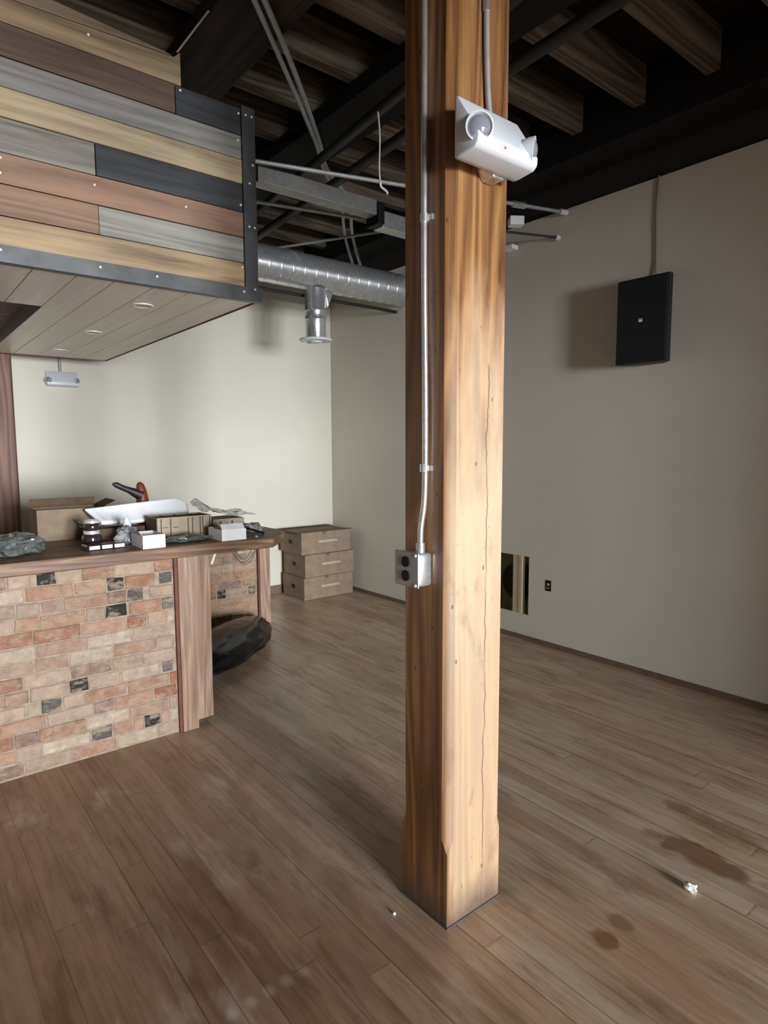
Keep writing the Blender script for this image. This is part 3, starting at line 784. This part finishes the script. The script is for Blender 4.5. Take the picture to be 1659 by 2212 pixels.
# low brick wall further back
lw = thing('brick_half_wall', 'low brick wall with a timber end board behind the black bin bag', 'wall', (2.1, 4.8, 0))
bf = MB()
brick_field(bf, 1.55, 2.430, 0.004, 0.775, 4.735, course=0.0675, dark=[(2.11, 0.345, 0.08, DK), (2.38, 0.30, 0.07, DK2)], seed=4)
bf.build('brick_face', M_BRICK, lw, tint=True)
MB().box(1.55, 2.430, 4.7395, 4.84, 0, 0.775).build('mortar_bed', M_MORTAR, lw)
MB().box(2.431, 2.450, 4.715, 4.84, 0, 0.775).build('steel_edge', M_RUST, lw, bevel=0.001)
MB().box(2.451, 2.548, 4.722, 4.84, 0, 0.775).build('end_board', M_PILASTER, lw, bevel=0.003)
MB().box(1.5, 2.55, 4.72, 4.86, 0.776, 0.795).build('cap_board', M_COUNTER, lw, bevel=0.003)
# cables looping under the slab
t = thing('cable_loops', 'drooping loops of thin cable under the overhanging counter end', 'cable', (1.58, 3.3, ZB))
for (a, b, dp) in (((1.505, 3.24), (1.66, 3.24), 0.085), ((1.535, 3.25), (1.645, 3.25), 0.068), ((1.52, 3.245), (1.67, 3.245), 0.10)):
    MB().loft([(a[0] + (b[0] - a[0]) * s, a[1], ZB + 0.002 - dp * math.sin(PI * s) ** 0.8) for s in [i / 14 for i in range(15)]], 0.0026, 6).build('cable', M_CABLE, t, smooth=60)
tag(MB(rot_about((1.365, 3.16, 0.91), 'Y', 22)).box(1.359, 1.371, 3.158, 3.160, 0.885, 0.945).build('paper_tag', M_PAPER), 'small white tag hanging under the counter beside the corner board', 'tag')

# ------------------------------------------------------------------ plank canopy over the bar
CY, CX, CZ = 2.784, 1.470, 2.198
can = thing('plank_canopy', 'hanging canopy clad in mixed reclaimed planks with black steel corner trim', 'canopy', (0.4, 4.0, CZ))
TAN, BRN, GRY, CHR, PAL, DKB = (0.47, 0.335, 0.18), (0.34, 0.205, 0.125), (0.345, 0.335, 0.295), (0.052, 0.057, 0.062), (0.54, 0.425, 0.265), (0.155, 0.10, 0.07)
rows = [2.256, 2.366, 2.481, 2.594, 2.719, 2.827, 2.933, 3.052]
PR = 1.404
XLc = -1.4
spec = [[(XLc, PR, TAN)], [(XLc, 0.764, BRN), (0.766, PR, GRY)], [(XLc, PR, (0.36, 0.215, 0.135))], [(XLc, 0.761, (0.34, 0.315, 0.265)), (0.764, PR, CHR)],
        [(XLc, PR, PAL)], [(XLc, PR, (0.31, 0.305, 0.275))], [(XLc, 1.098, DKB), (1.102, PR, CHR)]]
pk = MB()
for i, segs in enumerate(spec):
    for (a, b, c) in segs:
        pk.tint = c
        yy = CY + random.uniform(0.0, 0.005)
        pk.box(a, b, yy, CY + 0.022, rows[i] + 0.0018, rows[i + 1] - 0.0018)
pk.tint = (0.39, 0.285, 0.165)
pk.prism([(XLc, 3.054), (1.128, 3.054), (1.128, 3.19), (1.10, 3.162), (XLc, 3.07)], 1, CY + 0.001, CY + 0.022)
pk.tint = (0.33, 0.25, 0.155)
pk.prism([(XLc, 3.074), (1.098, 3.166), (1.06, 3.172), (0.45, 3.21), (XLc, 3.21)], 1, CY + 0.003, CY + 0.024)
pk.build('plank_cladding', M_PLANK, can, tint=True, bevel=0.002)
MB().box(XLc, CX - 0.01, CY + 0.024, 5.33, 3.04, 3.052).box(1.44, 1.452, CY + 0.024, 5.33, 2.225, 3.04).box(XLc, 1.44, 5.318, 5.33, 2.225, 3.04).build('inner_panels', M_BARBODY, can)
MB().prism([(1.405, CY - 0.008), (CX, CY - 0.008), (CX, CY + 0.06), (CX - 0.012, CY + 0.06), (CX - 0.012, CY), (1.405, CY)], 2, CZ + 0.012, 3.062).build('corner_trim', M_STEEL, can)
MB().prism([(CY - 0.012, CZ - 0.003), (CY - 0.012, 2.257), (CY - 0.002, 2.257), (CY - 0.002, CZ + 0.006), (CY + 0.03, CZ + 0.006), (CY + 0.03, CZ - 0.003)], 0, XLc, CX + 0.018).build('bottom_trim', M_STEEL, can)
# soffit boards, with the rectangular opening
OX0, OX1, OY0, OY1 = -0.4, 0.675, 3.52, 5.06
edges = [XLc, -1.21, -1.04, -0.87, -0.70, -0.56, -0.40, -0.25, -0.10, 0.05, 0.21, 0.37, 0.522, 0.680, 0.826, 0.988, 1.146, 1.289, 1.462]
so = MB()
for a, b in zip(edges[:-1], edges[1:]):
    g = 0.0016
    if a >= OX0 - 0.001 and b <= 0.69:
        so.box(a + g, b - g, CY + 0.03, OY0, CZ, CZ + 0.02)
        so.box(a + g, b - g, OY1, 5.335, CZ, CZ + 0.02)
    else:
        so.box(a + g, b - g, CY + 0.03, 5.335, CZ, CZ + 0.02)
so.build('soffit_boards', M_SOFFIT, can, bevel=0.0025)
MB().box(XLc, 1.462, CY + 0.03, OY0, CZ + 0.021, CZ + 0.026).box(0.69, 1.462, OY0, 5.335, CZ + 0.021, CZ + 0.026).build('soffit_backing', M_BARBODY, can)
wl = MB().box(OX1 + 0.006, OX1 + 0.016, OY0, OY1, CZ + 0.001, CZ + 0.075)
wl.build('opening_lining', M_STEEL, can)
MB().box(OX0, OX1, OY0 - 0.012, OY0, CZ + 0.02, CZ + 0.075).box(OX0, OX1, OY1, OY1 + 0.012, CZ + 0.02, CZ + 0.075).box(OX0, OX1 + 0.005, OY0, OY1, CZ + 0.075, CZ + 0.085).build('opening_box', M_OLDPOST, can)
MB().box(1.463, CX, CY + 0.03, 5.345, CZ - 0.004, CZ + 0.03).box(XLc, 1.463, 5.336, 5.346, CZ - 0.004, CZ + 0.03).build('edge_strip', M_RUST, can)
scr = None
for (x, z) in [(0.758, 3.12), (1.122, 3.035), (1.393, 3.025), (1.425, 3.025), (1.455, 3.025), (0.758, 2.235), (0.987, 2.235), (1.393, 2.232), (0.409, 2.238), (0.428, 2.572), (0.425, 2.518), (1.455, 2.812), (1.437, 2.728), (1.430, 2.533), (1.458, 2.533), (1.387, 2.907), (1.393, 2.624), (1.393, 2.345), (0.766 - 0.012, 2.556), (1.13, 2.556), (1.45, 2.25)]:
    yy = CY - 0.012 if z < 2.257 else (CY - 0.008 if x > 1.404 else CY)
    if scr is None:
        scr = MB().lathe([(0.0055, 0.002), (0.0055, -0.002), (0.003, -0.004), (0, -0.0045)], (0.4, 4.0, CZ), (0, 1, 0), 8).build('screw', M_SCREW, can, smooth=60)
        s_ = scr
    else:
        s_ = scr.copy()
        col.objects.link(s_)
        s_.parent = can
    s_.location = Vector((x, yy, z)) - Vector((0.4, 4.0, CZ))
# recessed lamps
def lamp(label, x, y):
    t = thing('recessed_light', label, 'recessed light', (x, y, CZ), 'recessed lights in the canopy soffit')
    MB().lathe([(0.040, -0.0006), (0.051, -0.0006), (0.050, -0.005), (0.043, -0.006), (0.040, -0.003)], (x, y, CZ), (0, 0, 1), 28).build('trim_ring', M_SOFFIT, t, smooth=40)
    MB().lathe([(0.0, -0.0025), (0.041, -0.0025), (0.041, -0.0006)], (x, y, CZ), (0, 0, 1), 28).build('diffuser', M_DIFFUSER, t, smooth=40)
    return t
l0 = lamp('round recessed light nearest the plank front in the canopy soffit', 1.06, 3.19)
dup(l0, (1.06, 4.09, CZ), 'round recessed light between the two others in the canopy soffit')
dup(l0, (1.06, 4.97, CZ), 'round recessed light nearest the back wall in the canopy soffit')
pipe('support_wire', 'thin grey rod slanting from the top of the plank canopy up to the ceiling', [(1.12, 2.80, 3.194), (1.235, 2.72, 3.366)], 0.0042, M_CABLE, 'rod')
# second post behind the canopy
t = post('timber_post', None, M_OLDPOST, 0.575, 0.822, 5.40, 5.645, 3.44, (0.012, 0.012, 0.012, 0.012), 0.2, 0.25)
tag(t, 'dark brown timber post rising behind the counter at the back of the canopy', 'post')

# ------------------------------------------------------------------ things on the counter
ZT = 1.0055
def open_box(mb, x0, x1, y0, y1, z0, z1, t=0.004):
    mb.box(x0, x1, y0, y0 + t, z0, z1).box(x0, x1, y1 - t, y1, z0, z1)
    mb.box(x0, x0 + t, y0 + t, y1 - t, z0, z1).box(x1 - t, x1, y0 + t, y1 - t, z0, z1)
    mb.box(x0 + t, x1 - t, y0 + t, y1 - t, z0, z0 + t)
    return mb
# large open carton by the post
t = thing('cardboard_box', 'open brown cardboard box at the back of the counter beside the dark post', 'box', (0.82, 3.84, ZT))
open_box(MB(), 0.645, 0.985, 3.765, 3.965, ZT, 1.175).build('body', M_CARD, t)
MB(rot_about((0.8, 3.965, 1.175), 'X', 14)).box(0.645, 0.985, 3.961, 3.965, 1.175, 1.225).build('flap', M_CARDDARK, t)
MB(rot_about((0.985, 3.8, 1.175), 'Y', 65)).box(0.981, 0.985, 3.765, 3.965, 1.175, 1.25).build('flap', M_CARDDARK, t)
# low open carton under the foam
t = thing('cardboard_box', 'low open cardboard box under the white foam sheet', 'box', (1.0, 3.72, ZT))
open_box(MB(), 0.86, 1.14, 3.55, 3.66, ZT, 1.075).build('body', M_CARDDARK, t)
MB(rot_about((0.86, 3.65, 1.075), 'Y', -50)).box(0.856, 0.860, 3.55, 3.66, 1.075, 1.155).build('flap', M_CARD, t)
# curved white foam sheet, leaning
def foam(u, v):
    x = 0.872 + (1.45 - 0.872) * u - 0.05 * (1 - u) * (1 - v) * 0 + 0.06 * (1 - v) * (1 - u)
    z = (1.168 + 0.042 * u) * v + (1 - v) * (1.10 + 0.015 * u) - 0.02 * (1 - v) * math.sin(u * PI)
    y = 3.725 - 0.10 * (1 - v) ** 1.6 * (1 - u) ** 0.7 + 0.012 * v * v + 0.012 * math.sin(u * 2.6)
    z -= 0.05 * max(0.0, u - 0.86) / 0.14 * max(0.0, u - 0.86) / 0.14 * v
    return (x, y - 0.02, z)
tag(MB().sheet(foam, 24, 14).build('foam_sheet', M_FOAM, smooth=60, solid=0.022), 'curved white packing foam sheet leaning across the boxes on the counter', 'packing foam')
# orange tool
t = thing('hand_tool', 'red-orange tool with a dark grip standing up behind the white foam sheet', 'tool', (1.21, 3.86, ZT))
MB().loft([(1.235, 3.86, ZT), (1.235, 3.86, 1.10), (1.232, 3.86, 1.20), (1.228, 3.86, 1.25), (1.222, 3.86, 1.285), (1.215, 3.86, 1.30)], [0.045, 0.042, 0.036, 0.030, 0.023, 0.012], 14).build('body', M_ORANGE, t, smooth=60)
MB().loft([(1.225, 3.855, 1.225), (1.19, 3.855, 1.24), (1.155, 3.855, 1.258), (1.115, 3.855, 1.275), (1.085, 3.855, 1.292), (1.064, 3.855, 1.298)], [0.036, 0.027, 0.019, 0.0165, 0.017, 0.008], 12).build('grip', M_GRIP, t, smooth=60)
# divided carton with printed panels
t = thing('divided_box', 'open divided carton with dark printed panels in the middle of the counter', 'box', (1.32, 3.5, ZT))
bx = MB()
open_box(bx, 1.165, 1.475, 3.42, 3.60, ZT, 1.125)
bx.build('body', M_CARDPALE, t)
dv = MB()
for x in (1.24, 1.32, 1.40):
    dv.box(x, x + 0.003, 3.425, 3.595, ZT + 0.005, 1.122)
for y in (3.48, 3.54):
    dv.box(1.17, 1.47, y, y + 0.003, ZT + 0.005, 1.122)
dv.build('divider', M_CARDDARK, t)
ink = MB()
yk = 3.4185
for x in (1.183, 1.236, 1.335, 1.36, 1.405, 1.42, 1.462):
    ink.box(x, x + 0.006, yk, yk + 0.0012, ZT + 0.01, 1.118)
for (a, b, z) in ((1.195, 1.225, 1.068), (1.25, 1.285, 1.066)):
    ink.box(a, b, yk, yk + 0.0012, z, z + 0.004)
ink.build('printed_lines', M_INK, t)
MB().box(1.1635, 1.165, 3.43, 3.59, ZT + 0.01, 1.118).build('printed_side', M_INK, t)
t = thing('cardboard_box', 'small pale cardboard box with two dark slots under the plastic film at the counter end', 'box', (1.62, 3.6, ZT))
MB().box(1.52, 1.72, 3.50, 3.68, ZT, 1.085).build('body', M_CARDPALE, t, bevel=0.003)
for x in (1.56, 1.635):
    MB().box(x, x + 0.012, 3.4985, 3.50, 1.045, 1.072).build('slot', M_INK, t)
# small white cartons at the front edge
t = thing('white_carton', 'small open white carton on the counter edge in front of the divided carton', 'carton', (1.06, 3.24, ZT))
open_box(MB(), 0.999, 1.111, 3.150, 3.33, ZT, 1.073, 0.002).build('body', M_PAPER, t)
MB(rot_about((0.999, 3.2, 1.073), 'Y', -35)).box(0.997, 0.999, 3.155, 3.325, 1.073, 1.10).build('flap', M_GREYPL, t)
t = thing('white_carton', 'small white carton with a hinged lid on the counter edge nearest the overhanging end', 'carton', (1.48, 3.24, ZT))
open_box(MB(), 1.413, 1.555, 3.145, 3.32, ZT, 1.066, 0.002).build('body', M_PAPER, t)
MB(rot_about((1.48, 3.145, 1.066), 'X', -38)).box(1.413, 1.545, 3.143, 3.145, 1.066, 1.102).build('lid', M_PAPER, t)
# jars
t = thing('glass_jar', 'dark glass jar with a bright metal lid standing on the counter beside the foil pack', 'jar', (0.835, 3.44, ZT))
MB().lathe([(0.0, 0.0), (0.045, 0.0), (0.048, 0.006), (0.048, 0.045), (0.044, 0.058), (0.036, 0.062), (0.0, 0.062)], (0.835, 3.44, ZT), (0, 0, 1), 24).build('body', M_DARKGLASS, t, smooth=40)
MB().lathe([(0.039, 0.063), (0.039, 0.078), (0.036, 0.081), (0.0, 0.081)], (0.835, 3.44, ZT), (0, 0, 1), 24).build('lid', M_FOIL, t, smooth=40)
t = thing('glass_jar', 'dark glass jar stacked on top of another jar on the counter', 'jar', (0.838, 3.442, ZT + 0.082))
MB().lathe([(0.0, 0.0), (0.036, 0.0), (0.039, 0.006), (0.039, 0.028), (0.034, 0.036), (0.0, 0.036)], (0.838, 3.442, ZT + 0.082), (0, 0, 1), 24).build('body', M_DARKGLASS, t, smooth=40)
MB().lathe([(0.036, 0.0365), (0.036, 0.048), (0.032, 0.052), (0.0, 0.052)], (0.838, 3.442, ZT + 0.082), (0, 0, 1), 24).build('lid', M_FOIL, t, smooth=40)
t = thing('foil_pack', 'flat shiny foil pack lying on the counter edge beside the jars', 'package', (0.86, 3.31, ZT))
MB(rot_about((0.86, 3.31, ZT), 'Z', 4)).box(0.765, 0.955, 3.27, 3.36, ZT, ZT + 0.026).build('pack', M_DARKGLASS, t, bevel=0.006)
for k_ in range(3):
    MB(rot_about((0.86, 3.31, ZT), 'Z', 4)).box(0.775 + 0.06 * k_, 0.825 + 0.06 * k_, 3.2655, 3.2705, ZT + 0.004, ZT + 0.023).build('foil_edge', M_FOIL, t, bevel=0.001)
# crumpled films
def crumple(name, label, cat, c, r, mat, seed, n=26, amp=0.35, squash=None, kind=None):
    c = Vector(c)
    def fn(u, v):
        th, ph = 2 * PI * u, PI * v
        d = Vector((math.sin(ph) * math.cos(th), math.sin(ph) * math.sin(th), math.cos(ph)))
        q = 1.0 + amp * (noise.noise(d * 1.8 + Vector((seed, 0, 0))) + 0.5 * noise.noise(d * 4.2 + Vector((0, seed, 0))) + 0.3 * noise.noise(d * 9 + Vector((0, 0, seed))))
        p = Vector((d.x * r[0] * q, d.y * r[1] * q, d.z * r[2] * q))
        if p.z < -r[2] * 0.8: p.z = -r[2] * 0.8
        return c + p + Vector((0, 0, r[2] * 0.8))
    b = MB().sheet(fn, n, n // 2)
    o = b.build(name, mat, smooth=35)
    return tag(o, label, cat)
crumple('plastic_bag', 'smoky clear plastic bag lying on the counter in front of the dark post', 'bag', (0.47, 3.40, ZT), (0.14, 0.12, 0.052), M_SMOKE, 3.1, 40)
t = thing('wrapped_tube', 'upright white tube in crumpled clear plastic on the counter beside the jars', 'tube', (1.015, 3.44, ZT))
wp = crumple('plastic_wrap', None, None, (-0.01, -0.02, 0.0), (0.058, 0.05, 0.048), M_CLEAR, 5.7, 32, 0.5)
wp.parent = t
MB().loft([(1.02, 3.45, ZT), (1.015, 3.45, 1.115), (1.012, 3.452, 1.14)], [0.021, 0.021, 0.010], 14).build('tube', M_WHITE, t, smooth=40)
crumple('plastic_wrap', 'low crumpled plastic wrap lying before the divided carton', 'plastic wrap', (1.27, 3.28, ZT), (0.12, 0.05, 0.018), M_SMOKE, 8.2, 32, 0.5)
crumple('plastic_wrap', 'crumpled whitish plastic scrap at the cut corner of the counter', 'plastic wrap', (1.73, 3.42, ZT), (0.06, 0.05, 0.028), M_CLEAR, 2.4, 30, 0.6)
def tent(u, v):
    x = 1.47 + 0.33 * u
    y = 3.50 + 0.22 * v
    h = 1.137 + 0.045 * math.exp(-((u - 0.12) ** 2) / 0.02) * (0.5 + v) - 0.025 * u + 0.014 * noise.noise(Vector((u * 4, v * 4, 1.3))) + 0.006 * noise.noise(Vector((u * 12, v * 12, 4)))
    h -= 0.018 * (1 - v)
    return (x, y, h)
tag(MB().sheet(tent, 22, 16).build('plastic_sheet', M_GREYFILM, smooth=40), 'grey see-through plastic sheet peaked over the pale box at the counter end', 'plastic sheet')
tag(MB().loft(smooth_path([(1.60, 3.36, ZT + 0.05), (1.66, 3.30, ZT + 0.03), (1.72, 3.25, ZT + 0.006)], 5), 0.006, 8).build('black_strap', M_BLACKPL, smooth=60), 'short black strap lying behind the white carton with a lid', 'strap')
tag(MB().lathe([(0, 0), (0.008, 0), (0.010, 0.004), (0.006, 0.010), (0, 0.011)], (1.63, 3.17, ZT), (0, 0, 1), 10).build('metal_scrap', M_FOIL, smooth=50), 'tiny bright metal scrap beside the lidded white carton', 'scrap')

# ------------------------------------------------------------------ on the floor
# bin bag
def bagfn(u, v):
    th = 2 * PI * u
    s = -1 + 2 * v
    w_ = math.sqrt(max(0.0, 1 - abs(s) ** 2.3))
    if s > 0.72: w_ = max(w_ * 0.75, 0.20 * (1 - 0.4 * (s - 0.72) / 0.28)) if s < 1 else 0.10
    fold = 1 + 0.10 * noise.noise(Vector((math.cos(th) * 1.4, math.sin(th) * 1.4, s * 2.2))) + 0.06 * noise.noise(Vector((math.cos(th) * 5, math.sin(th) * 5, s * 6))) + 0.03 * math.sin(th * 9 + s * 4)
    a = 0.22 * w_ * math.cos(th) * fold
    h = 0.115 * w_ * (math.sin(th) * fold)
    ax = Vector((0.74, 0.67, 0)).normalized()
    sd = Vector((-ax.y, ax.x, 0))
    p = Vector((1.92, 4.17, 0.0)) + ax * (0.60 * s) + sd * a
    p.z = max(0.003, 0.095 + h + 0.015 * (s > 0.72))
    return p
tag(MB().sheet(bagfn, 44, 40).build('bin_bag', M_BAG, smooth=50), 'full black bin bag lying on the floor against the low brick wall', 'bag')
# carton stack
lab = ['bottom', 'middle', 'topmost']
zz = 0.0
for i, (ox, oy, h) in enumerate(((0.0, 0.0, 0.224), (0.012, -0.004, 0.228), (-0.022, 0.004, 0.222))):
    t = thing('carton', '%s brown carton in the stack of three in the room corner' % lab[i], 'box', (3.49 + ox, 5.44 + oy, zz), 'cartons stacked in the corner')
    x0, x1, y0, y1 = 3.195 + ox, 3.785 + ox, 5.232 + oy, 5.65 + oy
    MB().box(x0, x1, y0, y1, zz + 0.001, zz + h).build('body', M_CARD, t, bevel=0.006)
    MB().box(x0 + 0.20, x0 + 0.42, y0 - 0.003, y0, zz + h * 0.50, zz + h * 0.60).build('tape', M_TAPE, t, bevel=0.001)
    MB().box(x0 - 0.002, x0, (y0 + y1) / 2 - 0.03, (y0 + y1) / 2 + 0.03, zz + h * 0.45, zz + h * 0.62).build('hand_hole', M_BLACKPL, t)
    MB().box(x0 + 0.25, x0 + 0.285, y0 - 0.002, y0, zz + h - 0.022, zz + h - 0.003).build('staple_mark', M_INK, t)
    if i == 2:
        MB(rot_about((x0, y0, zz + h), 'X', -5)).box(x0 - 0.05, x1 + 0.02, y0 - 0.015, y0 + 0.20, zz + h + 0.001, zz + h + 0.006).build('flap', M_CARDDARK, t)
        MB(rot_about((x0, y1, zz + h), 'X', 4)).box(x0 - 0.04, x1 + 0.005, y0 + 0.21, y1, zz + h + 0.001, zz + h + 0.006).build('flap', M_CARDDARK, t)
    zz += h + 0.001
# litter
crumple('paper_scrap', 'crumpled white paper scrap on the floor beside the orange-brown stain', 'paper', (2.058, 0.905, 0.0), (0.016, 0.020, 0.014), M_PAPER, 1.9, 18, 0.6)
crumple('paper_scrap', 'tiny white speck on the floor left of the amber post base', 'paper', (1.205, 1.455, 0.0), (0.005, 0.005, 0.004), M_PAPER, 6.9, 10, 0.3)
